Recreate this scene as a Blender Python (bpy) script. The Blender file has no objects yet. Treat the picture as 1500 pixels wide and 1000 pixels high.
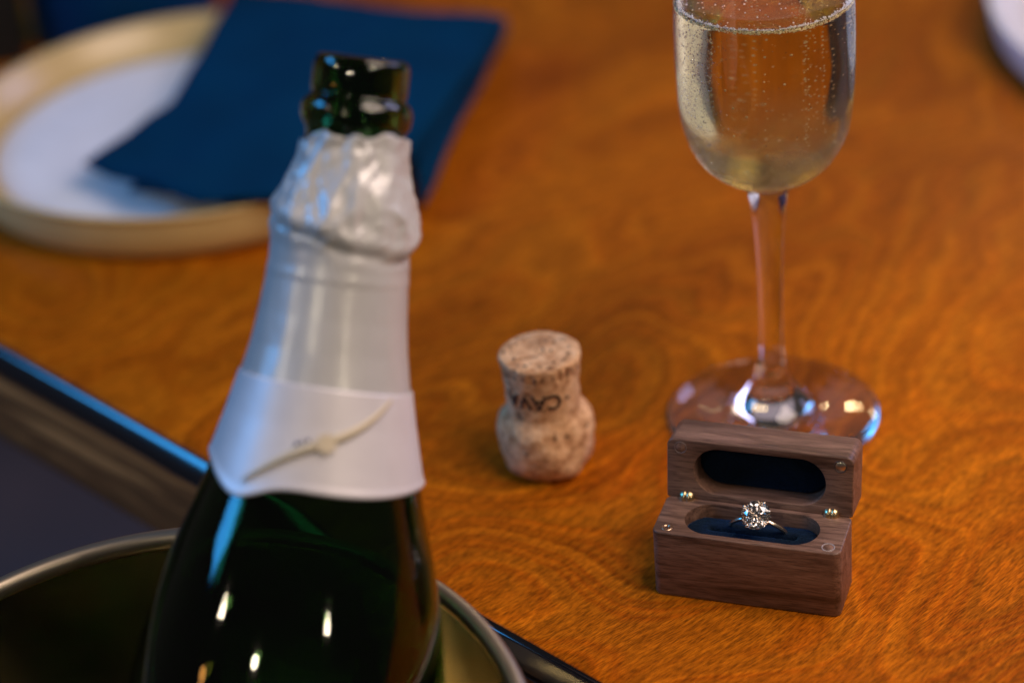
import bpy, bmesh, math, random
import numpy as np
from mathutils import Vector, Matrix, noise as mnoise

random.seed(7); rng = np.random.default_rng(7)
sc = bpy.context.scene
col = sc.collection
R = math.radians

# ------------------------------------------------------------------ camera
S = 1.09                                    # scale that makes the glass foot 72 mm wide
PITCH, ROLL, HCAM = R(30.82), R(-4.89), .411 * S
FPX = 1500 * 85 / 36
V = Vector((0, math.cos(PITCH), -math.sin(PITCH)))
r0 = Vector((1, 0, 0)); u0 = r0.cross(V)
RT = r0 * math.cos(ROLL) + u0 * math.sin(ROLL)
UP = -r0 * math.sin(ROLL) + u0 * math.cos(ROLL)
CAM = Vector((0, 0, HCAM))
cam = bpy.data.cameras.new('camera'); camo = bpy.data.objects.new('camera', cam); col.objects.link(camo)
cam.lens = 85; cam.sensor_width = 36; cam.clip_start = .01; cam.clip_end = 50
M3 = Matrix((RT, UP, -V)).transposed()
camo.matrix_world = Matrix.Translation(CAM) @ M3.to_4x4()
cam.dof.use_dof = True; cam.dof.focus_distance = .724; cam.dof.aperture_fstop = 4.0
sc.camera = camo

def ray(x, y): return V + RT * ((x - 750) / FPX) - UP * ((y - 500) / FPX)
def onz(x, y, z=0.):                        # pixel of the photograph -> point on a level plane
    d = ray(x, y); return CAM + d * ((z - HCAM) / d.z)
def atd(x, y, dep): return CAM + ray(x, y) * dep

# ------------------------------------------------------------------ world, lamps, exposure
w = bpy.data.worlds.new('World'); sc.world = w; w.use_nodes = True
bg = w.node_tree.nodes['Background']
bg.inputs[0].default_value = (1., .88, .86, 1); bg.inputs[1].default_value = .035

def aim(o, target):
    o.rotation_euler = (Vector(target) - o.location).to_track_quat('-Z', 'Y').to_euler()
def area(name, loc, target, sx, sy, color, power):
    l = bpy.data.lights.new(name, 'AREA'); l.shape = 'RECTANGLE'; l.size = sx; l.size_y = sy
    l.color = color; l.energy = power
    o = bpy.data.objects.new(name, l); o.location = loc; aim(o, target); col.objects.link(o); return o
def bulb(name, loc, rad, color, power):
    l = bpy.data.lights.new(name, 'POINT'); l.shadow_soft_size = rad; l.color = color; l.energy = power
    o = bpy.data.objects.new(name, l); o.location = loc; col.objects.link(o); return o
area('pendant_light', (.39, .47, .66), (.14, .54, 0), .46, .46, (1., .78, .66), 5.8)
area('blue_window_light', (-1.70, .88, 1.13), (-.05, .65, 0), .90, .60, (.045, .40, 1.), 21)
area('lilac_window_light', (1.5, 1.55, .95), (.1, .65, .05), .7, .8, (.55, .55, 1.), 11)
for x, y, z, p in [(-1.5156, -.0347, 1.004, 8.), (.813, -.81, .924, 7.), (-.763, -.816, 1.066, 9.)]:
    bulb('spot_bulb', (x, y, z), .034, (1., .84, .60), p)
area('far_wall_light', (.25, 2.15, .95), (.08, .65, 0), 1.3, .7, (1., .80, .92), .8)
bulb('amber_bulb', (-1.654, -.064, .73), .03, (1., .42, .1), 1.2)
for k in range(4):
    bulb('string_bulb', (.55 + .16 * k, 2.5, 1.1 + .05 * k), .03, (1., .72, .36), 2.2)

sc.view_settings.view_transform = 'Standard'; sc.view_settings.look = 'None'
sc.view_settings.exposure = 0; sc.view_settings.gamma = 1
sc.render.engine = 'CYCLES'
cy = sc.cycles
cy.use_denoising = True; cy.max_bounces = 18; cy.transmission_bounces = 18; cy.glossy_bounces = 8
cy.diffuse_bounces = 4; cy.transparent_max_bounces = 12
cy.sample_clamp_indirect = 6; cy.sample_clamp_direct = 0; cy.blur_glossy = .5

# ------------------------------------------------------------------ helpers
def tag(o, label=None, cat=None, group=None, kind=None):
    if label: o['label'] = label
    if cat: o['category'] = cat
    if group: o['group'] = group
    if kind: o['kind'] = kind
    return o
def empty(name, loc, rz=0., label=None, cat=None):
    o = bpy.data.objects.new(name, None); o.empty_display_size = .01
    o.location = loc; o.rotation_euler = (0, 0, rz); col.objects.link(o); tag(o, label, cat); return o
def build(name, verts, faces, mat, parent=None, smooth=True, sharp=None):
    me = bpy.data.meshes.new(name); me.from_pydata([tuple(map(float, v)) for v in verts], [], faces); me.update()
    bm = bmesh.new(); bm.from_mesh(me)
    bmesh.ops.remove_doubles(bm, verts=bm.verts, dist=1e-7)
    bmesh.ops.recalc_face_normals(bm, faces=bm.faces)
    if sharp is not None:
        for e in bm.edges:
            if len(e.link_faces) == 2 and e.calc_face_angle(0) > sharp: e.smooth = False
    for f in bm.faces: f.smooth = smooth
    bm.to_mesh(me); bm.free()
    me.materials.append(mat)
    o = bpy.data.objects.new(name, me); col.objects.link(o)
    if parent: o.parent = parent
    return o
def catmull(pts, n=6):
    pts = [np.array(p, float) for p in pts]; out = []
    P = [2 * pts[0] - pts[1]] + pts + [2 * pts[-1] - pts[-2]]
    for i in range(1, len(P) - 2):
        a, b, c, d = P[i - 1:i + 3]
        for k in range(n):
            t = k / n
            out.append(.5 * (2 * b + (c - a) * t + (2 * a - 5 * b + 4 * c - d) * t * t + (3 * b - a - 3 * c + d) * t ** 3))
    out.append(pts[-1]); return [(max(0., p[0]), p[1]) for p in out]
def lathe(prof, segs=64, disp=None):
    """profile of (radius, z); radius 0 closes with a fan"""
    vs, fs, rings = [], [], []
    for i, (rr, z) in enumerate(prof):
        if rr < 1e-7:
            rings.append([len(vs)]); vs.append((0, 0, z))
        else:
            ring = []
            for k in range(segs):
                a = 2 * math.pi * k / segs; q = rr; zz = z
                if disp: q, zz = disp(a, rr, z)
                ring.append(len(vs)); vs.append((q * math.cos(a), q * math.sin(a), zz))
            rings.append(ring)
    for a, b in zip(rings, rings[1:]):
        for k in range(segs):
            k2 = (k + 1) % segs
            if len(a) == 1 and len(b) == 1: continue
            if len(a) == 1: fs.append((a[0], b[k2], b[k]))
            elif len(b) == 1: fs.append((a[k], a[k2], b[0]))
            else: fs.append((a[k], a[k2], b[k2], b[k]))
    return vs, fs
def box(x0, x1, y0, y1, z0, z1):
    v = [(x, y, z) for z in (z0, z1) for y in (y0, y1) for x in (x0, x1)]
    return v, [(0, 2, 3, 1), (4, 5, 7, 6), (0, 1, 5, 4), (2, 6, 7, 3), (0, 4, 6, 2), (1, 3, 7, 5)]
def bevel(o, wd, seg=3):
    m = o.modifiers.new('bevel', 'BEVEL'); m.width = wd; m.segments = seg; m.limit_method = 'ANGLE'; m.harden_normals = False
    return o
def spheres(centers, radii, sub=1):
    bm = bmesh.new(); bmesh.ops.create_icosphere(bm, subdivisions=sub, radius=1)
    bv = np.array([v.co[:] for v in bm.verts]); bf = [[v.index for v in f.verts] for f in bm.faces]; bm.free()
    vs, fs = [], []
    for c, r in zip(centers, radii):
        o = len(vs); vs.extend((bv * r + np.array(c)).tolist()); fs.extend([[i + o for i in f] for f in bf])
    return vs, fs
def fbm(p, oct=4):
    return mnoise.fractal(Vector(p), 1.0, 2.0, oct)

# ------------------------------------------------------------------ materials
class Mat:
    def __init__(s, name):
        s.m = bpy.data.materials.new(name); s.m.use_nodes = True
        s.nt = s.m.node_tree; s.b = s.nt.nodes['Principled BSDF']
    def n(s, t, **k):
        nd = s.nt.nodes.new(t)
        for a, b in k.items(): setattr(nd, a, b)
        return nd
    def link(s, a, b): s.nt.links.new(a, b)
    def set(s, **k):
        for a, v in k.items():
            i = s.b.inputs[a.replace('_', ' ')]
            i.default_value = (*v, 1) if isinstance(v, tuple) and len(v) == 3 else v
        return s
    def coords(s, scale=(1, 1, 1), rot=(0, 0, 0), src='Object'):
        t = s.n('ShaderNodeTexCoord'); mp = s.n('ShaderNodeMapping')
        mp.inputs['Scale'].default_value = scale; mp.inputs['Rotation'].default_value = rot
        s.link(t.outputs[src], mp.inputs[0]); return mp.outputs[0]
    def noise(s, co, scale, detail=3, rough=.5, dist=0):
        nd = s.n('ShaderNodeTexNoise'); nd.inputs['Scale'].default_value = scale
        nd.inputs['Detail'].default_value = detail; nd.inputs['Roughness'].default_value = rough
        nd.inputs['Distortion'].default_value = dist
        s.link(co, nd.inputs['Vector']); return nd.outputs['Fac']
    def ramp(s, fac, stops):
        nd = s.n('ShaderNodeValToRGB'); el = nd.color_ramp.elements
        while len(el) < len(stops): el.new(.5)
        for e, (p, c) in zip(el, stops):
            e.position = p; e.color = (*c, 1) if isinstance(c, tuple) else (c, c, c, 1)
        s.link(fac, nd.inputs[0]); return nd.outputs[0]
    def math(s, op, a, b=None, clamp=False):
        nd = s.n('ShaderNodeMath', operation=op, use_clamp=clamp)
        for i, x in enumerate((a, b)):
            if x is None: continue
            if isinstance(x, (int, float)): nd.inputs[i].default_value = x
            else: s.link(x, nd.inputs[i])
        return nd.outputs[0]
    def mix(s, fac, a, b, mode='MIX'):
        nd = s.n('ShaderNodeMix', data_type='RGBA', blend_type=mode)
        for i, x in ((0, fac), (6, a), (7, b)):
            if isinstance(x, (int, float)): nd.inputs[i].default_value = x
            elif isinstance(x, tuple): nd.inputs[i].default_value = (*x, 1)
            else: s.link(x, nd.inputs[i])
        return nd.outputs[2]
    def bump(s, h, strength, dist):
        nd = s.n('ShaderNodeBump'); nd.inputs['Strength'].default_value = strength; nd.inputs['Distance'].default_value = dist
        s.link(h, nd.inputs['Height']); s.link(nd.outputs[0], s.b.inputs['Normal'])
    def color(s, c): s.link(c, s.b.inputs['Base Color'])

def plain(name, base, rough=.5, **k):
    m = Mat(name); m.set(Base_Color=base, Roughness=rough, **k); return m.m

def table_wood():
    m = Mat('lacquered_figured_wood')
    co = m.coords()
    # warped coordinates: the figure swirls
    t = m.n('ShaderNodeTexNoise'); t.inputs['Scale'].default_value = 7; t.inputs['Detail'].default_value = 2; m.link(co, t.inputs['Vector'])
    wv = m.n('ShaderNodeVectorMath', operation='SUBTRACT'); m.link(t.outputs['Color'], wv.inputs[0]); wv.inputs[1].default_value = (.5, .5, .5)
    ws = m.n('ShaderNodeVectorMath', operation='SCALE'); m.link(wv.outputs[0], ws.inputs[0]); ws.inputs['Scale'].default_value = .10
    wa = m.n('ShaderNodeVectorMath', operation='ADD'); m.link(co, wa.inputs[0]); m.link(ws.outputs[0], wa.inputs[1])
    warped = wa.outputs[0]
    def mp(src, sc_):
        n = m.n('ShaderNodeMapping'); n.inputs['Scale'].default_value = sc_; m.link(src, n.inputs[0]); return n.outputs[0]
    big = m.noise(mp(warped, (16, 7, 1)), 1, 3, .55, .6)
    broad = m.noise(mp(co, (5, 3, 1)), 1, 2)
    # growth contours: thin pale lines that meander
    cont = m.noise(mp(warped, (8, 5, 1)), 1, 1.5, .4, .3)
    jit = m.noise(mp(co, (300, 90, 1)), 1, 3, .6)
    cont = m.math('ADD', cont, m.math('MULTIPLY', jit, .012))
    terr = m.math('FRACT', m.math('MULTIPLY', cont, 30))
    band = m.math('PINGPONG', m.math('MULTIPLY', cont, 19), .5)
    fineb = m.math('PINGPONG', m.math('MULTIPLY', cont, 75), .5)
    pale = m.ramp(band, [(0, 1.), (.10, .5), (.24, 0.)])
    pale2 = m.ramp(fineb, [(0, 1.), (.5, 0.)])
    # pores and flecks along the grain (local y)
    t2 = m.n('ShaderNodeVectorMath', operation='SCALE'); m.link(wv.outputs[0], t2.inputs[0]); t2.inputs['Scale'].default_value = .018
    wb = m.n('ShaderNodeVectorMath', operation='ADD'); m.link(co, wb.inputs[0]); m.link(t2.outputs[0], wb.inputs[1])
    fleck = m.noise(mp(wb.outputs[0], (2300, 300, 1)), 1, 3, .6)
    fleck2 = m.noise(mp(wb.outputs[0], (700, 90, 1)), 1, 2, .5)
    base = m.ramp(big, [(.25, (.21, .038, .0008)), (.45, (.315, .069, .0012)), (.6, (.38, .090, .0016)), (.8, (.50, .135, .003))])
    base = m.mix(m.ramp(broad, [(.35, .35), (.65, 0.)]), base, (.20, .045, .0015))
    base = m.mix(m.math('MULTIPLY', pale, .12), base, (.72, .27, .010))
    base = m.mix(m.math('MULTIPLY', pale2, .14), base, (.60, .22, .008))
    fl = m.ramp(fleck, [(.36, .48), (.5, 1.), (.64, 1.42)])
    fl2 = m.ramp(fleck2, [(.35, .72), (.65, 1.22)])
    base = m.mix(.85, base, fl, 'MULTIPLY'); base = m.mix(.8, base, fl2, 'MULTIPLY')
    base = m.mix(.58, base, m.ramp(terr, [(0, 1.25), (.08, 1.38), (.25, 1.10), (.55, .95), (.9, .78), (1, 1.15)]), 'MULTIPLY')
    m.color(base)
    m.set(Roughness=.40, Specular_IOR_Level=.07)
    m.b.inputs['Coat Weight'].default_value = .02; m.b.inputs['Coat Roughness'].default_value = .2
    m.bump(m.math('ADD', fleck, m.math('MULTIPLY', band, .8)), .25, .0006)
    return m.m
def walnut(name, tint=1., rot=(0, 0, 0)):
    m = Mat(name); co = m.coords((1, 1, 1), rot)
    def mp(s_): n = m.n('ShaderNodeMapping'); n.inputs['Scale'].default_value = s_; m.link(co, n.inputs[0]); return n.outputs[0]
    a = m.noise(mp((22, 210, 210)), 1, 4, .6, 1.2); b = m.noise(mp((150, 1900, 1900)), 1, 3, .6, .3)
    c = m.noise(mp((9, 60, 60)), 1, 2)
    base = m.ramp(a, [(.3, (.055 * tint, .028 * tint, .018 * tint)), (.48, (.14 * tint, .076 * tint, .052 * tint)), (.7, (.215 * tint, .123 * tint, .085 * tint))])
    base = m.mix(.8, base, m.ramp(b, [(.35, .45), (.5, 1.), (.7, 1.3)]), 'MULTIPLY')
    base = m.mix(.7, base, m.ramp(c, [(.3, .7), (.7, 1.25)]), 'MULTIPLY')
    m.color(base); m.set(Roughness=.42, Specular_IOR_Level=.4); m.bump(b, .3, .0003)
    return m.m
def cork_mat():
    m = Mat('agglomerate_cork'); co = m.coords()
    a = m.noise(co, 260, 4, .6); v = m.n('ShaderNodeTexVoronoi'); v.inputs['Scale'].default_value = 420; m.link(co, v.inputs['Vector'])
    b = m.noise(co, 900, 3); c = m.noise(co, 60, 2); pit = m.noise(co, 330, 2, .5, .4)
    base = m.ramp(a, [(.3, (.36, .18, .085)), (.5, (.64, .40, .22)), (.72, (.80, .57, .36))])
    base = m.mix(.5, base, m.ramp(v.outputs['Distance'], [(.1, .82), (.7, 1.1)]), 'MULTIPLY')
    base = m.mix(.6, base, m.ramp(c, [(.35, (.74, .62, .5)), (.65, (1.1, 1.05, 1.0))]), 'MULTIPLY')
    base = m.mix(m.ramp(pit, [(.65, 0.), (.70, .8)]), base, (.07, .03, .015))
    m.color(base); m.set(Roughness=.85, Specular_IOR_Level=.2)
    m.bump(m.math('ADD', a, m.math('MULTIPLY', b, .5)), .6, .0008); return m.m
def velvet(name, c):
    m = Mat(name); co = m.coords(); a = m.noise(co, 1500, 3); b = m.noise(co, 160, 2)
    m.color(m.mix(.7, c, m.ramp(m.math('ADD', m.math('MULTIPLY', a, .5), m.math('MULTIPLY', b, .5)), [(.35, .5), (.65, 1.5)]), 'MULTIPLY'))
    m.set(Roughness=.9, Specular_IOR_Level=.1, Sheen_Weight=.3, Sheen_Roughness=.4); m.b.inputs['Sheen Tint'].default_value = (.05, .2, .5, 1)
    m.bump(a, .6, .0006); return m.m
def paper_cloth(name, c):
    m = Mat(name); co = m.coords(); a = m.noise(co, 1200, 3); b = m.noise(co, 18, 3)
    m.color(m.mix(.6, c, m.ramp(b, [(.3, .75), (.7, 1.25)]), 'MULTIPLY')); m.set(Roughness=.9, Specular_IOR_Level=.04)
    m.bump(a, .4, .0005); return m.m
def foil_mat(name, c, rough):
    m = Mat(name); co = m.coords(); a = m.noise(co, 45, 4, .6); b = m.noise(co, 240, 3)
    m.color(m.mix(.35, c, m.ramp(a, [(.35, .8), (.65, 1.1)]), 'MULTIPLY')); m.set(Roughness=rough, Metallic=.12, Specular_IOR_Level=.6)
    m.bump(m.math('ADD', a, m.math('MULTIPLY', b, .3)), .15, .001); return m.m
def steel_mat():
    m = Mat('brushed_steel'); co = m.coords((6, 6, 900)); a = m.noise(co, 1, 3); s_ = m.noise(m.coords(), 22, 4)
    m.set(Metallic=1., Base_Color=(.68, .62, .44)); m.link(m.ramp(s_, [(.3, .13), (.7, .26)]), m.b.inputs['Roughness'])
    m.bump(a, .12, .0004); return m.m
def brass(name, c, rough): return plain(name, c, rough, Metallic=1.)
def glaze(name, c):
    m = Mat(name); a = m.noise(m.coords(), 60, 4); m.color(m.mix(.25, c, m.ramp(a, [(.35, .8), (.65, 1.1)]), 'MULTIPLY'))
    m.set(Roughness=.28, Specular_IOR_Level=.5); return m.m
def dark_apron():
    m = Mat('dark_stained_oak'); a = m.noise(m.coords((5, 60, 95)), 1, 4, .6, .8)
    m.color(m.ramp(a, [(.36, (.09, .036, .014)), (.52, (.22, .082, .028)), (.64, (.7, .28, .09))])); m.set(Roughness=.75, Specular_IOR_Level=.1); m.bump(a, .3, .001); return m.m
def floor_mat():
    m = Mat('dark_concrete'); a = m.noise(m.coords(), 5, 5); m.color(m.ramp(a, [(.3, (.12, .065, .055)), (.7, (.18, .10, .085))])); m.set(Roughness=.8); return m.m
def bowl_glass():
    m = Mat('misted_flute_glass'); co = m.coords()
    sx = m.n('ShaderNodeSeparateXYZ'); m.link(co, sx.inputs[0])
    n1 = m.noise(co, 90, 4, .6); n2 = m.noise(co, 1400, 2)
    z = sx.outputs['Z']; x = sx.outputs['X']
    low = m.math('MULTIPLY', m.math('SUBTRACT', .1190, z), 45, True)          # mist settles on the cold bottom of the bowl
    left = m.math('MULTIPLY', m.math('SUBTRACT', -.0175, x), 190, True)
    inb = m.math('MULTIPLY', m.math('SUBTRACT', z, .0895), 600, True)
    top = m.math('MULTIPLY', m.math('SUBTRACT', .156, z), 150, True)
    ms = m.math('MAXIMUM', low, m.math('MULTIPLY', left, .55))
    ms = m.math('MULTIPLY', m.math('MULTIPLY', ms, inb), top)
    ms = m.math('MULTIPLY', ms, m.ramp(n1, [(.32, .25), (.6, 1.)]))
    m.link(m.math('MULTIPLY', ms, .30), m.b.inputs['Roughness'])
    m.set(Base_Color=(.985, .99, .985), IOR=1.5); m.b.inputs['Transmission Weight'].default_value = 1
    bmp = m.math('MULTIPLY', n2, ms); m.bump(bmp, .25, .0003)
    df = m.n('ShaderNodeBsdfDiffuse'); tr = m.n('ShaderNodeBsdfTranslucent'); ad = m.n('ShaderNodeMixShader'); mx = m.n('ShaderNodeMixShader')
    for q in (df, tr): q.inputs[0].default_value = (.95, .95, .97, 1)
    m.link(df.outputs[0], ad.inputs[1]); m.link(tr.outputs[0], ad.inputs[2])
    m.link(m.math('MULTIPLY', ms, .34), mx.inputs[0]); m.link(m.b.outputs[0], mx.inputs[1]); m.link(ad.outputs[0], mx.inputs[2])
    m.link(mx.outputs[0], m.nt.nodes['Material Output'].inputs[0])
    return m.m
def glass(name, c, ior, rough=0.): 
    m = Mat(name); m.set(Base_Color=c, IOR=ior, Roughness=rough); m.b.inputs['Transmission Weight'].default_value = 1; return m.m

WOOD = table_wood(); WAL = walnut('walnut', 1.08); CORK = cork_mat(); STEEL = steel_mat()
GREEN = glass('dark_green_bottle_glass', (.075, .21, .06), 1.5, .035)
NAVY = velvet('navy_velvet', (.0025, .009, .024)); NAP = paper_cloth('navy_napkin_paper', (.0004, .031, .080))
WHITE = glaze('white_glaze', (.80, .80, .82)); WARM_REFL = glaze('warm_reflection_glaze', (.62, .47, .21))  # second glaze: warm reflection off the wood painted into the plate wall colour
BRASS = brass('aged_brass', (.62, .47, .26), .28); GOLD = brass('pale_gold', (.90, .76, .60), .22)
FOIL = foil_mat('pearl_foil', (.50, .51, .51), .30); BAND = foil_mat('white_neck_paper', (.64, .63, .66), .42)
GFOIL = plain('gold_print', (.58, .51, .37), .5)
INK = plain('brown_stamp_ink', (.045, .022, .014), .8)
DARK = plain('black_leatherette', (.004, .004, .005), .6)

# ------------------------------------------------------------------ floor
v, f = box(-4, 4, -3, 5, -.76, -.75)
tag(build('floor', v, f, floor_mat()), kind='structure')

# ------------------------------------------------------------------ table (local x along the near edge, y away from it)
E1 = Vector((-.1897, .7801)); E2 = Vector((.0173, .5532))
_n = Vector((.739, .674)) * -.0055; E1 = E1 + _n; E2 = E2 + _n
ang = math.atan2(E2.y - E1.y, E2.x - E1.x)
table = empty('table', (E2.x, E2.y, -.75), ang, 'orange brown figured wood table with rounded lacquered edge', 'table')
TX0, TX1, TY1, TZ = -1.15, .55, .9, .75
# tabletop with bullnose edge: rounded-rectangle loops
def rrect(x0, x1, y0, y1, rc, n=8, rn=None):
    pts = []; rf = rc; rn = rc if rn is None else rn
    for sx, sy, a0 in ((1, 1, 0), (0, 1, 90), (0, 0, 180), (1, 0, 270)):
        rc = rf if sy else rn; cx = x1 - rc if sx else x0 + rc; cy_ = y1 - rc if sy else y0 + rc
        for k in range(n + 1):
            a = R(a0 + 90 * k / n); pts.append((cx + rc * math.cos(a), cy_ + rc * math.sin(a)))
    return pts
def loops_mesh(loops, cap0=True, cap1=True):
    vs, fs = [], []; n = len(loops[0])
    for l in loops: vs.extend(l)
    for i in range(len(loops) - 1):
        for k in range(n):
            k2 = (k + 1) % n; fs.append((i * n + k, i * n + k2, (i + 1) * n + k2, (i + 1) * n + k))
    if cap0: fs.append(tuple(range(n))[::-1])
    if cap1: fs.append(tuple(range((len(loops) - 1) * n, len(loops) * n)))
    return vs, fs
er = .0100
edge_prof = [(.004, -er), (.0012, -er + .0004), (.0002, -er + .0016), (.0, -.0068), (.0004, -.0060), (.0021, -.0038), (.0038, -.0018), (.0048, -.0008), (.0060, -.0003)]
loops = [[(x, y, TZ + z) for x, y in rrect(TX0 + i_, TX1 - i_, i_, TY1 - i_, .02)] for i_, z in edge_prof]
v, f = loops_mesh(loops, True, False)
build('edge_trim', v, f, plain('black_lacquer', (.006, .006, .008), .10, Specular_IOR_Level=1.0), table, sharp=R(40))
v, f = loops_mesh([[(x, y, z) for x, y in rrect(TX0 + i_, TX1 - i_, i_, TY1 - i_, .02)] for i_, z in ((.0061, TZ - .004), (.0061, TZ - .0003), (.0066, TZ))])
build('tabletop', v, f, WOOD, table, sharp=R(60))
v, f = box(TX0 + .006, TX1 - .006, .006, TY1 - .006, TZ - .05, TZ - er - .0002)
bevel(build('apron', v, f, dark_apron(), table, False), .003)
for x in (TX0 + .09, TX1 - .09):
    for y in (.09, TY1 - .09):
        v, f = box(x - .03, x + .03, y - .03, y + .03, .0, TZ - .05)
        bevel(build('leg', v, f, plain('dark_leg_wood', (.03, .018, .012), .5), table, False), .004)

# ------------------------------------------------------------------ wine glass
GX, GY = .07872 * S, .62993 * S
gl = empty('wine_glass', (GX, GY, 0), 0, 'stemmed wine glass with misted bowl standing behind the ring box', 'wine glass')
outer = catmull([(.0345, .0004), (.0358, .0012), (.0352, .0023), (.030, .0032), (.022, .0043), (.0150, .0058), (.0112, .0085), (.0075, .0132),
                 (.0050, .0205), (.0040, .031), (.0041, .046), (.0045, .062), (.0054, .077), (.0066, .0855), (.0076, .0893)], 6)
bowl_o = catmull([(.0076, .0893), (.0105, .0908), (.0155, .0938), (.0210, .0990), (.0252, .1068), (.0272, .1160), (.0279, .1270), (.0281, .1400), (.0276, .1600), (.0264, .1850), (.0252, .2060)], 8)
bowl_i = catmull([(.0243, .2060), (.0255, .1850), (.0266, .1600), (.0271, .1400), (.0269, .1270), (.0262, .1162), (.0240, .1075), (.0197, .1003), (.0140, .0958), (.0080, .0937)], 8)
LV = .1527
_zi = [p[1] for p in bowl_i][::-1]; _ri = [p[0] for p in bowl_i][::-1]
rl = float(np.interp(LV, _zi, _ri)); CT = (rl, LV + .0011)                 # where the wine touches the wall
prof = [(0., .0012), (.02, .0008)] + outer + bowl_o[1:] + [(.02475, .2065)] + [p for p in bowl_i if p[1] > CT[1] + .0003] + [CT]
v, f = lathe(prof, 128)
build('glass_body', v, f, bowl_glass(), gl)
# the condensation: tiny droplets on the outside of the bowl
def r_outer(z):
    zz = [p[1] for p in bowl_o]; rr = [p[0] for p in bowl_o]; return float(np.interp(z, zz, rr))
dv, df = [], []
def drop(a, z, r):
    rr = r_outer(z); dr = (r_outer(z + .0006) - r_outer(z - .0006)) / .0012
    n = Vector((math.cos(a), math.sin(a), -dr)).normalized()
    p = Vector((rr * math.cos(a), rr * math.sin(a), z)); t1 = n.orthogonal().normalized(); t2 = n.cross(t1)
    o = len(dv); m_ = 6
    for hgt, q in ((-.15, 1.), (.35, .8)):
        for k in range(m_):
            b = 2 * math.pi * k / m_; dv.append(p + n * (hgt * r) + (t1 * math.cos(b) + t2 * math.sin(b)) * (q * r))
    dv.append(p + n * (.62 * r))
    for k in range(m_):
        k2 = (k + 1) % m_
        df.append((o + k, o + k2, o + m_ + k2, o + m_ + k)); df.append((o + m_ + k, o + m_ + k2, o + 2 * m_))
    df.append(tuple(o + k for k in range(m_))[::-1])
cnt = 0
while cnt < 5200:
    a = random.uniform(0, 2 * math.pi); z = random.uniform(.0925, .156)
    x = math.cos(a); front = -math.sin(a)
    den = .02 + 1.0 * math.exp(-((x + .80) / .17) ** 2) + .35 * max(0, (.112 - z) / .02) + .10 * math.exp(-((x - .85) / .12) ** 2)
    den *= .35 + .9 * max(0, fbm((x * 3, front * 3, z * 60), 3) + .4)
    if random.random() > den * .8: continue
    drop(a, z, random.choice((.00010, .00014, .00018, .00024)) * random.uniform(.8, 1.25)); cnt += 1
tag(build('condensation', dv, df, glass('water_droplet', (1, 1, 1), 1.33), gl), kind='stuff')

wine = empty('sparkling_wine', (GX, GY, 0), 0, 'pale golden sparkling wine with rising bubbles inside the stemmed glass', 'wine')
wet = [(0., .0930), (.003, .0931)] + [p for p in bowl_i[::-1] if p[1] < CT[1] - .0003] + [CT]
lp = wet + [(rl - .0005, LV + .0004), (rl - .0014, LV), (rl * .5, LV), (0., LV)]
def wine_mat(name, ior):
    m = Mat(name); m.set(Base_Color=(.965, .86, .43), IOR=ior, Roughness=0.); m.b.inputs['Transmission Weight'].default_value = 1; return m.m
v, f = lathe(lp, 128); lq = build('liquid', v, f, wine_mat('wine_against_glass', 1.34 / 1.5), wine)
lq.data.materials.append(wine_mat('wine_surface', 1.34))
for p in lq.data.polygons:
    if p.normal.z > .1 and p.center.z > LV - .001: p.material_index = 1
cs, rs = [], []
for s in range(18):
    a = random.uniform(0, 2 * math.pi); q = rl * math.sqrt(random.uniform(.05, .75)); z = random.uniform(.096, .118); gap = random.uniform(.0013, .0034)
    while z < LV - .001:
        if q < float(np.interp(z, [p[1] for p in bowl_i][::-1], [p[0] for p in bowl_i][::-1])) - .002 and random.random() < .8:
            cs.append((q * math.cos(a) + random.gauss(0, .0002), q * math.sin(a) + random.gauss(0, .0002), z)); rs.append((.00013 + .00016 * (z - .096) / .056) * random.uniform(.8, 1.3))
        z += gap * random.uniform(.6, 1.5)
for k in range(170):
    a = random.uniform(0, 2 * math.pi); z = random.uniform(.098, LV - .001)
    q = (float(np.interp(z, [p[1] for p in bowl_i][::-1], [p[0] for p in bowl_i][::-1])) - .0012) * math.sqrt(random.random())
    cs.append((q * math.cos(a), q * math.sin(a), z)); rs.append(random.choice((.00012, .00015, .0002, .00034)))
v, f = spheres(cs, rs, 2); bmt = Mat('air_bubble'); bmt.set(Base_Color=(.98, .95, .9), Roughness=.05, IOR=1.3); bmt.b.inputs['Transmission Weight'].default_value = .55
tag(build('bubbles', v, f, bmt.m, wine), kind='stuff')
cs, rs = [], []
for k in range(2600):
    a = random.uniform(0, 2 * math.pi); q = rl - abs(random.gauss(0, .00055)) - .0002
    cs.append((q * math.cos(a), q * math.sin(a), LV + .0003 + random.uniform(-.0006, .0010))); rs.append(random.uniform(.00014, .00036))
for k in range(120):
    a = random.uniform(0, 2 * math.pi); q = rl * math.sqrt(random.random()) * .93
    cs.append((q * math.cos(a), q * math.sin(a), LV)); rs.append(random.uniform(.00012, .00034))
fm = Mat('foam'); fm.set(Base_Color=(.95, .94, .96), Roughness=.4)
v, f = spheres(cs, rs, 1); tag(build('foam_ring', v, f, fm.m, wine), kind='stuff')

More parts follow.
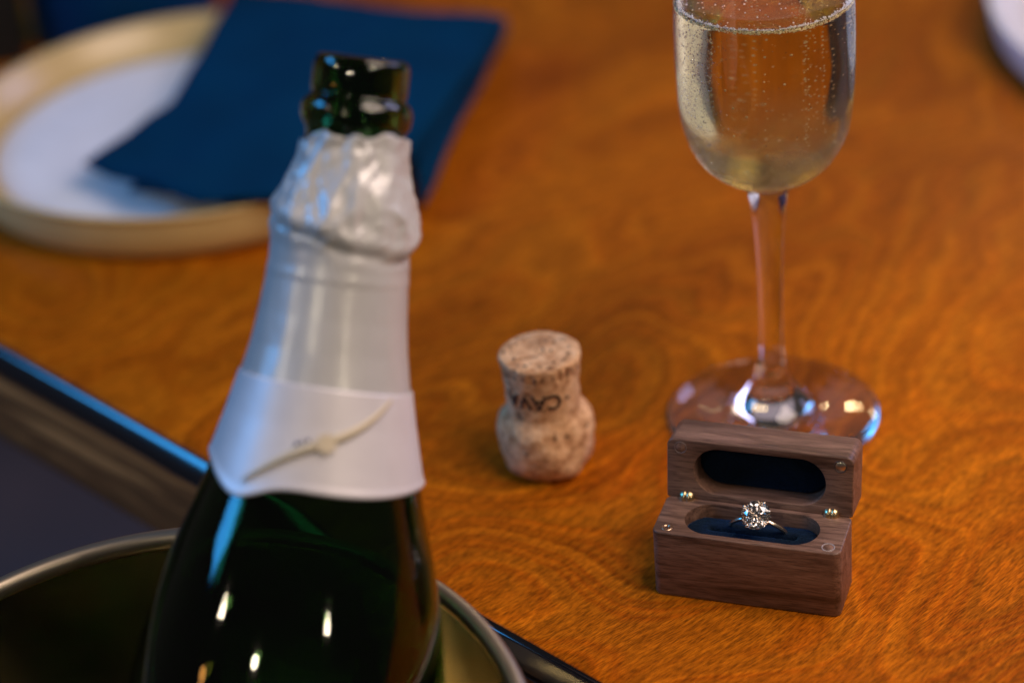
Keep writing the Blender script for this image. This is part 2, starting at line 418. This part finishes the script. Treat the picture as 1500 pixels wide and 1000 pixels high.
# ------------------------------------------------------------------ ring box
W, D, HB, LT, LEAN = .0574, .0200, .02335, .0146, R(8)
bxp = empty('ring_box', (.03381 * S, .54474 * S, 0), R(-20.33), 'open walnut ring box with navy velvet lining and brass hinges', 'ring box')
def stadium(cx, cy_, L, wd, n):
    """n points, matched by angle to a rounded rectangle loop of the same count"""
    pts = []
    hw = wd / 2; hl = L / 2 - hw
    q = n // 4
    for cxs, a0 in ((1, 0), (-1, 90), (-1, 180), (1, 270)):
        for k in range(q):
            a = R(a0 + 90 * k / (q - 1)); pts.append((cx + cxs * hl + hw * math.cos(a), cy_ + hw * math.sin(a)))
    return pts
NQ = 12
def hollow_block(Wd, Dp, Hh, rc, er, slotL, slotW, depth, rn=None):
    loops = []
    def rr(ins, z): return [(x, y, z) for x, y in rrect(ins, Wd - ins, ins, Dp - ins, max(rc - ins, .0004), NQ - 1, None if rn is None else max(rn - ins, .0003))]
    loops += [rr(.0006, 0), rr(.0002, .0002), rr(0, .0007)]
    for a in range(0, 91, 15): loops.append(rr(er * (1 - math.cos(R(a))), Hh - er + er * math.sin(R(a))))
    def ss(off, z): return [(x, y, z) for x, y in stadium(Wd / 2, Dp / 2, slotL + 2 * off, slotW + 2 * off, 4 * NQ)]
    loops += [ss(.0004, Hh), ss(.0001, Hh - .00012), ss(0, Hh - .0005), ss(0, Hh - depth)]
    return loops_mesh(loops)
v, f = hollow_block(W, D, HB, .0024, .0005, .0410, .0155, .0135)
base = build('base', v, f, WAL, bxp, sharp=R(50))
# lid: built lying open side up, then stood up behind the hinge line
v, f = hollow_block(W, D, LT, .0026, .0005, .0406, .0152, .0095, .0007)
# rounder long edges on the outside (far from the opening)
def stand(p):
    x, y, z = p                      # y: distance from hinge, z: LT = open face
    return (x, D - .0009 + math.sin(LEAN) * y + math.cos(LEAN) * (LT - z), HB - .0001 + math.cos(LEAN) * y - math.sin(LEAN) * (LT - z) + math.sin(LEAN) * LT * 0)
v2 = [stand(p) for p in v]
lid = build('lid', v2, f, WAL, bxp, sharp=R(50))
# linings
def lining(name, L, wd, fn, z, par):
    pts = stadium(W / 2, D / 2, L, wd, 4 * NQ)
    loops = []
    for k, (s_, dz) in enumerate(((1., -.003), (1., 0.), (.985, .0006), (.955, .0009), (.90, .0010))):
        loops.append([fn((W / 2 + (x - W / 2) * (1 - (1 - s_) * .5), D / 2 + (y - D / 2) * s_, z + dz)) for x, y in pts])
    v, f = loops_mesh(loops); return build(name, v, f, NAVY, par)
lining('lid_lining', .0404, .0150, stand, LT - .0085, lid)
# cushion: two velvet rolls either side of the slit, front one with a cut step
def cushion():
    vs, fs = [], []; nx, ny = 90, 44; L, wd = .0408, .0153; hw = wd / 2; hl = L / 2 - hw
    for j in range(ny + 1):
        for i in range(nx + 1):
            y = -hw + wd * j / ny
            xm = hl + math.sqrt(max(0., hw * hw - y * y)); x = (-1 + 2 * i / nx) * xm
            z = HB - .0042 + .0009 * max(0, 1 - (y / hw) ** 2)
            sl = math.exp(-((y - .0006) / .0009) ** 2) * (1 if abs(x) < .0125 else math.exp(-((abs(x) - .0125) / .0008) ** 2))
            z -= .0050 * sl
            if y > .0012: z -= .0004
            e = min(hw - abs(y), xm - abs(x)); z -= .0010 * max(0, 1 - e / .0012) ** 2
            z += .00012 * fbm((x * 600, y * 600, 0), 3)
            vs.append((W / 2 + x, D / 2 + y, z))
    n = nx + 1
    for j in range(ny):
        for i in range(nx): fs.append((j * n + i, j * n + i + 1, (j + 1) * n + i + 1, (j + 1) * n + i))
    return vs, fs
v, f = cushion(); build('cushion', v, f, NAVY, base)
# hinges: brass barrels
def hinge(x):
    pr = [(0., -.0026), (.0011, -.0025), (.0019, -.0018), (.0023, -.0009), (.0023, -.00022), (.0019, -.00016), (.0019, .00016), (.0023, .00022), (.0023, .0009), (.0019, .0018), (.0011, .0025), (0., .0026)]
    v, f = lathe(pr, 32)
    return build('hinge', [(x + p[2], D - .0002 + p[1], HB + .0001 + p[0]) for p in v], f, BRASS, bxp)
hinge(.0062); hinge(W - .0064)
# magnets: small discs let into the wood
def disc(name, x, y, z, fn, par, mat, r=.0018, hole=0.):
    pr = ([(hole, z - .001), (hole, z + .0001)] if hole else [(0., z + .00012)]) + [(r * .82, z + .00012), (r, z - .0001), (r, z - .001)]
    v, f = lathe(pr, 28); return build(name, [fn((x + p[0], y + p[1], p[2])) for p in v], f, mat, par)
idn = lambda p: p
WALP = walnut('walnut_plug', 1.15, (0, 0, 1.0)); SILV = brass('nickel_magnet', (.62, .58, .48), .3)
def rim(name, x, y, z, fn, par, mat, r=.0020):
    pr = [(r - .00028, z - .0004), (r - .00028, z + .0001), (r - .00010, z + .00016), (r, z + .0001), (r, z - .0004)]
    v, f = lathe(pr, 32); return build(name, [fn((x + p[0], y + p[1], p[2])) for p in v], f, mat, par)
mg = disc('magnet', .0042, D - .0029, LT, stand, lid, WALP, .0017); rim('magnet_rim', .0042, D - .0029, LT, stand, lid, plain('dull_resin', (.16, .11, .09), .35), .0020)
disc('magnet', W - .0040, D - .0033, LT, stand, lid, SILV, .0017); rim('magnet_rim', W - .0040, D - .0033, LT, stand, lid, plain('dark_resin', (.05, .035, .03), .35), .0020)
disc('magnet', .0041, .0032, HB, idn, base, brass('copper_brass', (.70, .46, .30), .3), .0019, .0007); disc('magnet_core', .0041, .0032, HB - .0003, idn, base, plain('dark_core', (.02, .012, .01), .6), .0008)
disc('magnet', W - .0041, .0030, HB, idn, base, WALP, .0017); rim('magnet_rim', W - .0041, .0030, HB, idn, base, plain('clear_resin', (.34, .30, .30), .2), .0020)

# ------------------------------------------------------------------ ring
rb = Matrix.Rotation(R(-20.33), 4, 'Z')
rp = bxp.location + (rb @ Vector((W / 2 + .0016, D / 2 + .0010, HB + .0014)))
ring = empty('diamond_ring', rp, 0, 'gold solitaire ring with round diamond standing in the velvet slit', 'ring')
ring.rotation_euler = (R(22), R(4), R(-20.33))
RB = .0094
vs, fs = [], []; na, nb = 96, 12
for i in range(na):
    a = 2 * math.pi * i / na; th = .00055; wd = .0008
    for k in range(nb):
        b = 2 * math.pi * k / nb; q = RB + th * math.cos(b); vs.append((q * math.sin(a), wd * math.sin(b), -RB + q * math.cos(a)))
for i in range(na):
    for k in range(nb): fs.append((i * nb + k, i * nb + (k + 1) % nb, ((i + 1) % na) * nb + (k + 1) % nb, ((i + 1) % na) * nb + k))
build('band', vs, fs, GOLD, ring)
GR, GZ = .0045, .0041
def brilliant():
    pts = []
    def rg(r, z, n, off=0): pts.extend([(r * math.cos(2 * math.pi * (k + off) / n), r * math.sin(2 * math.pi * (k + off) / n), z) for k in range(n)])
    rg(GR * .56, GZ + GR * .33, 8, .5)          # table
    rg(GR * .765, GZ + GR * .225, 8, 0)         # bezel corners
    rg(GR, GZ + GR * .025, 16); rg(GR, GZ - GR * .025, 16)
    rg(GR * .24, GZ - GR * .70, 8, .5)          # pavilion mains
    pts.append((0, 0, GZ - GR * .87))
    bm = bmesh.new(); vv = [bm.verts.new(p) for p in pts]; bmesh.ops.convex_hull(bm, input=vv)
    bmesh.ops.dissolve_limit(bm, angle_limit=R(1.), verts=bm.verts, edges=bm.edges)
    bm.verts.index_update(); V_ = [v.co[:] for v in bm.verts]; F_ = [[v.index for v in f.verts] for f in bm.faces]; bm.free(); return V_, F_
v, f = brilliant(); build('diamond', v, f, glass('diamond', (1, 1, 1), 2.417), ring, False)
def tube(pts, rads, n=10):
    vs, fs = [], []; P = [Vector(p) for p in pts]
    for i, p in enumerate(P):
        t = (P[min(i + 1, len(P) - 1)] - P[max(i - 1, 0)]).normalized(); x = t.orthogonal().normalized()
        if i: x = (px - t * px.dot(t)).normalized()
        px = x; y = t.cross(x)
        for k in range(n):
            b = 2 * math.pi * k / n; vs.append(p + (x * math.cos(b) + y * math.sin(b)) * rads[i])
    for i in range(len(P) - 1):
        for k in range(n): fs.append((i * n + k, i * n + (k + 1) % n, (i + 1) * n + (k + 1) % n, (i + 1) * n + k))
    fs.append(tuple(range(n))[::-1]); fs.append(tuple(range((len(P) - 1) * n, len(P) * n))); return vs, fs
for k in range(4):
    a = R(45 + 90 * k + 18); c, s_ = math.cos(a), math.sin(a)
    pts = [(.0006 * c, .0006 * s_, -.0002), (.0016 * c, .0016 * s_, .0010), (.0030 * c, .0030 * s_, .0026), (GR * 1.04 * c, GR * 1.04 * s_, GZ), (GR * 1.02 * c, GR * 1.02 * s_, GZ + .0006), (GR * .86 * c, GR * .86 * s_, GZ + .0009)]
    v, f = tube(pts, [.0005, .00045, .00042, .00042, .00042, .0003]); build('prong', v, f, GOLD, ring)
pr = [(.0019 + .0003 * math.cos(R(b)), .0012 + .0003 * math.sin(R(b))) for b in range(0, 361, 30)]
v, f = lathe(pr, 32); build('gallery_rail', v, f, GOLD, ring)
for ch in ring.children:
    if ch.name.split('.')[0] != 'band': ch.rotation_euler = (R(17), R(-3), 0)          # the head leans forward on the band

# ------------------------------------------------------------------ cork
ck = onz(803, 677)
cork = empty('champagne_cork', (ck.x, ck.y, 0), R(4), 'upside down sparkling wine cork stamped with dark capital letters', 'cork')
cp = catmull([(.0110, .0003), (.0138, .0018), (.0153, .0052), (.0158, .0095), (.0156, .0138), (.0146, .0178), (.0130, .0204), (.0121, .0232), (.0121, .0290), (.0126, .0350), (.0132, .0395)], 6)
cp = [(0., .0004)] + cp + [(.0131, .0404), (.0124, .0408), (.009, .0408), (.005, .0408), (0., .0408)]
def cdisp(a, r_, z):
    p = (math.cos(a) * r_ * 160, math.sin(a) * r_ * 160, z * 160)
    d = .00038 * fbm(p, 4) * min(1, r_ / .01)
    if z < .02: d += .0016 * fbm((p[0] * .35 + 5, p[1] * .35, p[2] * .35), 2)
    d -= .0012 * math.exp(-((a - R(272)) / .05) ** 2) * max(0, 1 - z / .007)
    d -= .0007 * max(0, mnoise.noise(Vector((math.cos(a) * 9, math.sin(a) * 9, z * 900 * .12))) - .25) * (1 if z > .036 and z < .0405 else 0) * 3
    zz = z + (.00035 * fbm((p[0], p[1], 3.1), 3) if z > .04 else 0)
    return r_ + d, zz
# denser rings
dense = []
for a, b in zip(cp, cp[1:]):
    for k in range(2): dense.append((a[0] + (b[0] - a[0]) * k / 2, a[1] + (b[1] - a[1]) * k / 2))
dense.append(cp[-1]); v, f = lathe(dense, 128, cdisp); body = build('cork_body', v, f, CORK, cork, sharp=R(60)); cork.scale = (1.01, 1.01, 1.06)
def cork_r(z): return float(np.interp(z, [p[1] for p in cp[1:-5]], [p[0] for p in cp[1:-5]]))
def text_mesh(s_, size):
    c = bpy.data.curves.new('t', 'FONT'); c.body = s_; c.size = size; c.resolution_u = 3
    c.offset = size * .018
    o = bpy.data.objects.new('t', c); col.objects.link(o); dg = bpy.context.evaluated_depsgraph_get()
    me = bpy.data.meshes.new_from_object(o.evaluated_get(dg)); bpy.data.objects.remove(o)
    bm = bmesh.new(); bm.from_mesh(me); bmesh.ops.triangulate(bm, faces=bm.faces)
    bmesh.ops.subdivide_edges(bm, edges=[e for e in bm.edges if e.calc_length() > size * .12], cuts=2)
    bmesh.ops.triangulate(bm, faces=bm.faces)
    bm.verts.index_update()
    V_ = [v.co.copy() for v in bm.verts]; F_ = [[v.index for v in f.verts] for f in bm.faces]; bm.free(); return V_, F_
# the word is printed head down, because the cork stands on its head
tv, tf = text_mesh('CAVA', .0075)
tw = max(p.x for p in tv); out = []
for p in tv:
    z = .0318 - p.y * 1.0; a = R(294) - p.x / .0126
    q, _ = cdisp(a, cork_r(z), z); q += .0003
    out.append((q * math.cos(a), q * math.sin(a), z))
build('stamp', out, tf, INK, cork, False)
# small dark pores round the edge of the top face and on the side
pv, pf = [], []
def pore(p, n, t1, l, wd):
    n = Vector(n); t1 = Vector(t1); t2 = n.cross(t1); o = len(pv); k_ = 7
    for k in range(k_):
        b = 2 * math.pi * k / k_; q = random.uniform(.7, 1.2); pv.append(Vector(p) + t1 * (math.cos(b) * l * q) + t2 * (math.sin(b) * wd * q))
    pf.append(tuple(range(o, o + k_)))
for k in range(26):
    a = 2 * math.pi * k / 26 + random.uniform(-.1, .1); q = random.choice((.0100, .0106, .0092)) * random.uniform(.93, 1.05)
    if random.random() < .25: q = random.uniform(.001, .008)
    pore((q * math.cos(a), q * math.sin(a), .04125), (0, 0, 1), (-math.sin(a), math.cos(a), 0), random.uniform(.0005, .0011), random.uniform(.0002, .0004))
for k in range(24):
    a = 2 * math.pi * (k + random.uniform(-.35, .35)) / 24; l = random.uniform(.0005, .0014); z = .0388 - l; q = cork_r(z) + .00035
    pore((q * math.cos(a), q * math.sin(a), z), (math.cos(a), math.sin(a), 0), (0, 0, 1), l, random.uniform(.0002, .00045))
tag(build('pores', pv, pf, INK, cork, False), kind='stuff')

# ------------------------------------------------------------------ bottle
lip = atd(532, 85, .655); lowp = atd(425, 1000, .675); axis = (lip - lowp).normalized()
LB = .312
xax = (RT - axis * RT.dot(axis)).normalized(); yax = axis.cross(xax)          # local -y faces the camera
botm = lip - axis * LB
bt = empty('sparkling_wine_bottle', botm, 0, 'open dark green sparkling wine bottle with torn pearl white foil', 'bottle')
bt.rotation_euler = Matrix((xax, yax, axis)).transposed().to_euler()
def t2z(t): return LB - t
bo = [(.0, .0118), (.0012, .0128), (.004, .0131), (.0090, .0131), (.0105, .0128), (.0118, .0142), (.0140, .0151), (.0175, .0149), (.0195, .0137), (.022, .0131), (.030, .0139), (.040, .0155),
      (.050, .0176), (.060, .0188), (.070, .0197), (.079, .0209), (.0885, .0228), (.098, .0249), (.107, .0272), (.1166, .0297), (.126, .0326), (.135, .0355), (.145, .0382), (.154, .0404), (.165, .0426), (.178, .0446), (.192, .0457), (.21, .0462), (.24, .0462), (.27, .0462), (.298, .0462), (.306, .0452), (.3105, .0420), (.312, .0385)]
po = catmull([(r_, t2z(t)) for t, r_ in bo], 4)
def rb_at(t): return float(np.interp(t, [b[0] for b in bo], [b[1] for b in bo]))
inner = [(0., .022), (.012, .019), (.026, .010), (.037, .006), (.0418, .010), (.0425, .02)] + [(rb_at(t) - .0036, t2z(t)) for t in (.28, .25, .22, .2, .19, .178, .165, .154, .145, .135, .126, .1166, .107, .098, .0885, .079, .07, .06, .05, .044)] + [(.0112, t2z(.036)), (.0098, t2z(.026)), (.0092, t2z(.012)), (.0092, t2z(.003)), (.0098, t2z(.0008)), (.0108, t2z(-.0002))]
punt = [(0., .018), (.012, .015), (.025, .006), (.033, .001)]
prof = punt + po[::-1] + inner[::-1]
v, f = lathe(prof, 112); build('bottle_glass', v, f, GREEN, bt)

def sleeve(name, t0f, t1f, roff, mat, nt=70, na=160, disp=None, thick=.0002):
    vs, fs = [], []
    for j in range(nt + 1):
        for k in range(na):
            a = 2 * math.pi * k / na; fa = (math.degrees(a) - 270 + 180) % 360 - 180      # 0 = towards the camera, + to the right
            t = t0f(fa) + (t1f(fa) - t0f(fa)) * j / nt
            q = roff(t, a, fa, j / nt); vs.append((q * math.cos(a), q * math.sin(a), t2z(t)))
    for j in range(nt):
        for k in range(na):
            k2 = (k + 1) % na; fs.append((j * na + k, j * na + k2, (j + 1) * na + k2, (j + 1) * na + k))
    o = build(name, vs, fs, mat, bt); m_ = o.modifiers.new('thickness', 'SOLIDIFY'); m_.thickness = thick; m_.offset = 1; return o
def ridge(p): return 1 - abs(mnoise.noise(Vector(p))) * 2
foil_r = [(.019, .0150), (.024, .0152), (.030, .0166), (.036, .0184), (.041, .0196), (.0455, .0202), (.049, .0199), (.052, .0193), (.060, .0193)]
def froff(t, a, fa, u):
    g = rb_at(t) + .0007
    if t < .06:
        q = max(g, float(np.interp(t, [x[0] for x in foil_r], [x[1] for x in foil_r])))
        cr = max(0, min(1, (.056 - t) / .012))
        c, s_ = math.cos(a), math.sin(a)
        q += cr * (.0015 * (ridge((c * 1.5 + 3, s_ * 1.5, t * 52 + c * 1.4)) - .55) + .0007 * (ridge((c * 2.6 + 1, s_ * 2.6, t * 95 - c * 2)) - .5) + .0005 * (ridge((c * 5 + 7, s_ * 5, t * 210 + c * 3)) - .5) + .0003 * fbm((c * 3, s_ * 3, t * 120), 2))
        # a diagonal fold where the torn foil was pushed down
        fold = .0485 + .004 * math.sin(math.radians(fa) * 1.3 + .4) + .0015 * fbm((c * 2, s_ * 2, 1.7), 2)
        q += .0008 * math.exp(-((t - fold + .003) / .0022) ** 2) - .0006 * math.exp(-((t - fold - .001) / .0010) ** 2)
        return max(q, g + .0002)
    return g + .00012 * fbm((math.cos(a) * 4, math.sin(a) * 4, t * 60), 3)
sleeve('neck_foil', lambda fa: .0205 + .0035 * fbm((math.sin(R(fa)) * 1.5 + 2, math.cos(R(fa)) * 1.5, .3), 3) + .005 * max(0, (-fa - 35) / 60) * (1 if fa > -150 else .3), lambda fa: .0915, froff, FOIL, 110, 200)
def hem(fa):
    h = .1148 + .0046 * math.exp(-((fa + 36) / 17.) ** 2) - .0042 * (1 / (1 + math.exp((fa + 64) / 5))) + .0006 * math.sin(R(fa) * 3)
    return h
sleeve('neck_label', lambda fa: .0885 + .0012 * math.sin(R(fa) - 1), hem, lambda t, a, fa, u: rb_at(t) + .0011 + (.0003 * math.exp(-((u - .97) / .03) ** 2)), BAND, 40, 200)
# gold swash and star printed on the neck label
def strip(name, pts, mat, off=.0021):
    vs, fs = [], []
    for fa, t, hw in pts:
        a = R(270 + fa)
        for s_ in (-1, 1):
            tt = t + s_ * hw; q = rb_at(tt) + off; vs.append((q * math.cos(a), q * math.sin(a), t2z(tt)))
    for i in range(len(pts) - 1): fs.append((2 * i, 2 * i + 1, 2 * i + 3, 2 * i + 2))
    o = build(name, vs, fs, mat, bt); m_ = o.modifiers.new('thickness', 'SOLIDIFY'); m_.thickness = .00015; m_.offset = 1; return o
sw = []
for k in range(41):
    u = k / 40; fa = -34 + 84 * u; t = .1145 - .0250 * (u ** .9) - .0012 * math.sin(u * math.pi * 2); sw.append((fa, t, .0004 + .0010 * math.sin(math.pi * u) ** .7))
strip('gold_swash', sw, GFOIL)
star = []
for k in range(16):
    q = .0032 if k % 2 == 0 else .0020; a = 2 * math.pi * k / 16; star.append((a, q))
vs = []
for a, q in [(0, 0)] + star:
    t = .1015 + q * math.sin(a); fa = 8 + math.degrees(q * math.cos(a) / .026); rr = rb_at(t) + .00245; th = R(270 + fa); vs.append((rr * math.cos(th), rr * math.sin(th), t2z(t)))
build('gold_star', vs, [(0, 1 + k, 1 + (k + 1) % 16) for k in range(16)], GFOIL, bt, False)
for k in range(3): strip('small_print', [(-9 + 3.2 * k, .1024 - .0006 * k, .0006), (-7.2 + 3.2 * k, .1024 - .0006 * k, .0006)], plain('grey_print', (.18, .17, .2), .6), .0021)

# ------------------------------------------------------------------ ice bucket and its stand
BC = Vector((-.1052, .5016, .0240)); BN = Vector((-.021, -.089, 1)).normalized(); KS = 1.09
bk = empty('ice_bucket', BC - BN * .175, 0, 'brushed steel ice bucket with rolled rim beside the table', 'ice bucket')
bk.rotation_euler = BN.to_track_quat('Z', 'Y').to_euler()
HK = .175
pr = [(0., 0.), (.070, 0.), (.0755, .002), (.078, .006), (.0845, .07), (.0905, .14), (.0925, HK - .006)]
pi_ = [(.0910, HK - .006), (.0889, .14), (.0829, .07), (.0766, .008), (.072, .004), (0., .0035)]
v, f = lathe([(a * KS, b) for a, b in pr + pi_], 128); build('bucket_wall', v, f, STEEL, bk, sharp=R(50))
pr = [(.0925 + .0028 * math.cos(R(b)), HK - .003 + .0032 * math.sin(R(b))) for b in range(0, 361, 20)]
v, f = lathe([(a + .0925 * (KS - 1), b) for a, b in pr], 128); build('rolled_rim', v, f, brass('dull_steel', (.46, .40, .31), .42), bk)
gz = (BC - BN * .175)
st = empty('bucket_stand', (gz.x, gz.y, -.75), 0, 'steel pedestal stand holding the ice bucket', 'stand')
hz = gz.z + .75
v, f = lathe(catmull([(.15, .0), (.15, .006), (.12, .014), (.03, .024), (.014, .05)], 5) + [(.012, hz - .06), (.016, hz - .03), (.060, hz - .012), (.072, hz - .006), (0., hz - .006)], 64)
v = [(0, 0, 0)] + v; f = [tuple(i + 1 for i in q) for q in f] + [(0, 1 + (k + 1) % 64, 1 + k) for k in range(64)]
build('pedestal', v, f, STEEL, st)
v, f = lathe([(.076, hz - .010), (.090, hz - .010), (.092, hz + .014), (.089, hz + .014)], 64)
build('cradle_ring', v, f, STEEL, st)

# ------------------------------------------------------------------ plates
def plate(loc, rad, hgt, label, wall=None):
    p = empty('plate', loc, 0, label, 'plate')
    pr = [(0., .0026), (rad * .78, .0026), (rad * .82, .0), (rad * .90, .0), (rad * .935, .0012), (rad * .965, .0045), (rad * .985, .011), (rad * .992, hgt - .003), (rad, hgt - .0012), (rad * .997, hgt), (rad * .978, hgt - .0002), (rad * .962, hgt - .0022), (rad * .90, .0098), (rad * .84, .0078)]
    v, f = lathe(catmull(pr, 3), 128); build('rim_wall', v, f, wall or WARM_REFL, p)
    v, f = lathe([(rad * .845, .0072), (rad * .842, .0081), (rad * .835, .0083), (rad * .5, .0078), (0., .0076)], 96); build('well', v, f, WHITE, p)
    return p
pc = onz(277, 165, .02)
plate((pc.x + .001, pc.y + .003, 0), .1005, .0215, 'round white plate with painted warm rim reflection under the navy napkin')
plate((.3280 * S, .872 * S, 0), .14, .0215, 'large white plate on bare wood beyond the wine glass', WHITE)

# ------------------------------------------------------------------ napkin
nap = empty('napkin', (pc.x + .05, pc.y, .022), 0, 'folded navy blue napkin lying across the plate', 'napkin')
O = Vector(nap.location)
zt = .0245
grid_px = [  # rows far to near, columns left to right
    [((345, -12), zt), ((457, -2), zt), ((599, 21), zt), ((742, 30), .021)],
    [((305, 60), zt), ((430, 70), zt), ((575, 85), zt), ((705, 92), .0215)],
    [((255, 150), .021), ((400, 150), zt), ((550, 155), zt), ((655, 158), .022)],
    [((125, 248), .018), ((290, 301), .0235), ((430, 292), zt), ((603, 226), .0225)]]
def nap_sheet(name, G, dz, sub=10, th=.0012):
    rows, cols = len(G), len(G[0]); P = [[onz(*G[i][j][0], G[i][j][1]) - O for j in range(cols)] for i in range(rows)]
    vs, fs = [], []; NI, NJ = (rows - 1) * sub, (cols - 1) * sub
    for i in range(NI + 1):
        for j in range(NJ + 1):
            a, b = min(i // sub, rows - 2), min(j // sub, cols - 2); s_, t = i / sub - a, j / sub - b
            p = P[a][b] * (1 - s_) * (1 - t) + P[a + 1][b] * s_ * (1 - t) + P[a][b + 1] * (1 - s_) * t + P[a + 1][b + 1] * s_ * t
            p = p + Vector((0, 0, dz + .0026 * fbm((p.x * 26, p.y * 26, 4.), 3))); vs.append(p)
    n = NJ + 1
    for i in range(NI):
        for j in range(NJ): fs.append((i * n + j, i * n + j + 1, (i + 1) * n + j + 1, (i + 1) * n + j))
    o = build(name, vs, fs, NAP, nap); m_ = o.modifiers.new('thickness', 'SOLIDIFY'); m_.thickness = th; m_.offset = -1; return o
nap_sheet('top_fold', grid_px, .0008)
low_px = [[((742, 31), .0195), ((744, 34), .012), ((741, 52), .003)],
          [((705, 93), .020), ((707, 100), .012), ((704, 128), .003)],
          [((655, 159), .0205), ((660, 168), .012), ((660, 215), .003)],
          [((603, 227), .021), ((612, 245), .012), ((622, 304), .003)]]
nap_sheet('hanging_fold', low_px, 0., 10)
und_px = [[((350, -8), .0225), ((599, 25), .0225), ((740, 33), .0195)],
          [((262, 152), .0185), ((550, 158), .0225), ((655, 162), .0205)],
          [((190, 282), .0195), ((400, 297), .0222), ((604, 232), .0205)]]
nap_sheet('under_fold', und_px, -.0010, 12)

# ------------------------------------------------------------------ things behind the plate
b1 = Vector((pc.x + .156 * math.cos(R(106)), pc.y + .156 * math.sin(R(106)), 0))
tb = empty('blue_tumbler', (b1.x, b1.y, 0), 0, 'dark blue tumbler standing behind the plate with the napkin', 'tumbler')
pr = catmull([(.040, .0), (.0425, .0015), (.0440, .02), (.046, .06), (.0475, .10)], 4)
pr = [(0., .0008)] + pr + [(.0468, .1008), (.0458, .1), (.0443, .06), (.0423, .02), (.040, .008), (0., .007)]
v, f = lathe(pr, 72); build('tumbler_body', v, f, plain('cobalt_glaze', (.0003, .03, .11), .5, Specular_IOR_Level=.1), tb)
b2 = onz(40, 92)
mn = empty('menu_folder', (b2.x, b2.y, 0), R(4), 'black standing menu folder beside the blue tumbler', 'menu')
v, f = box(-.10, .0, .0, .004, .0, .15); bevel(build('front_cover', v, f, DARK, mn, False), .0012)
v, f = box(-.10, .0, .0, .004, .0, .15)
v = [(x, .0042 + (y + .0) + .3 * (.15 - z) * .25, z) for x, y, z in v]; bevel(build('back_cover', v, f, DARK, mn, False), .0012)
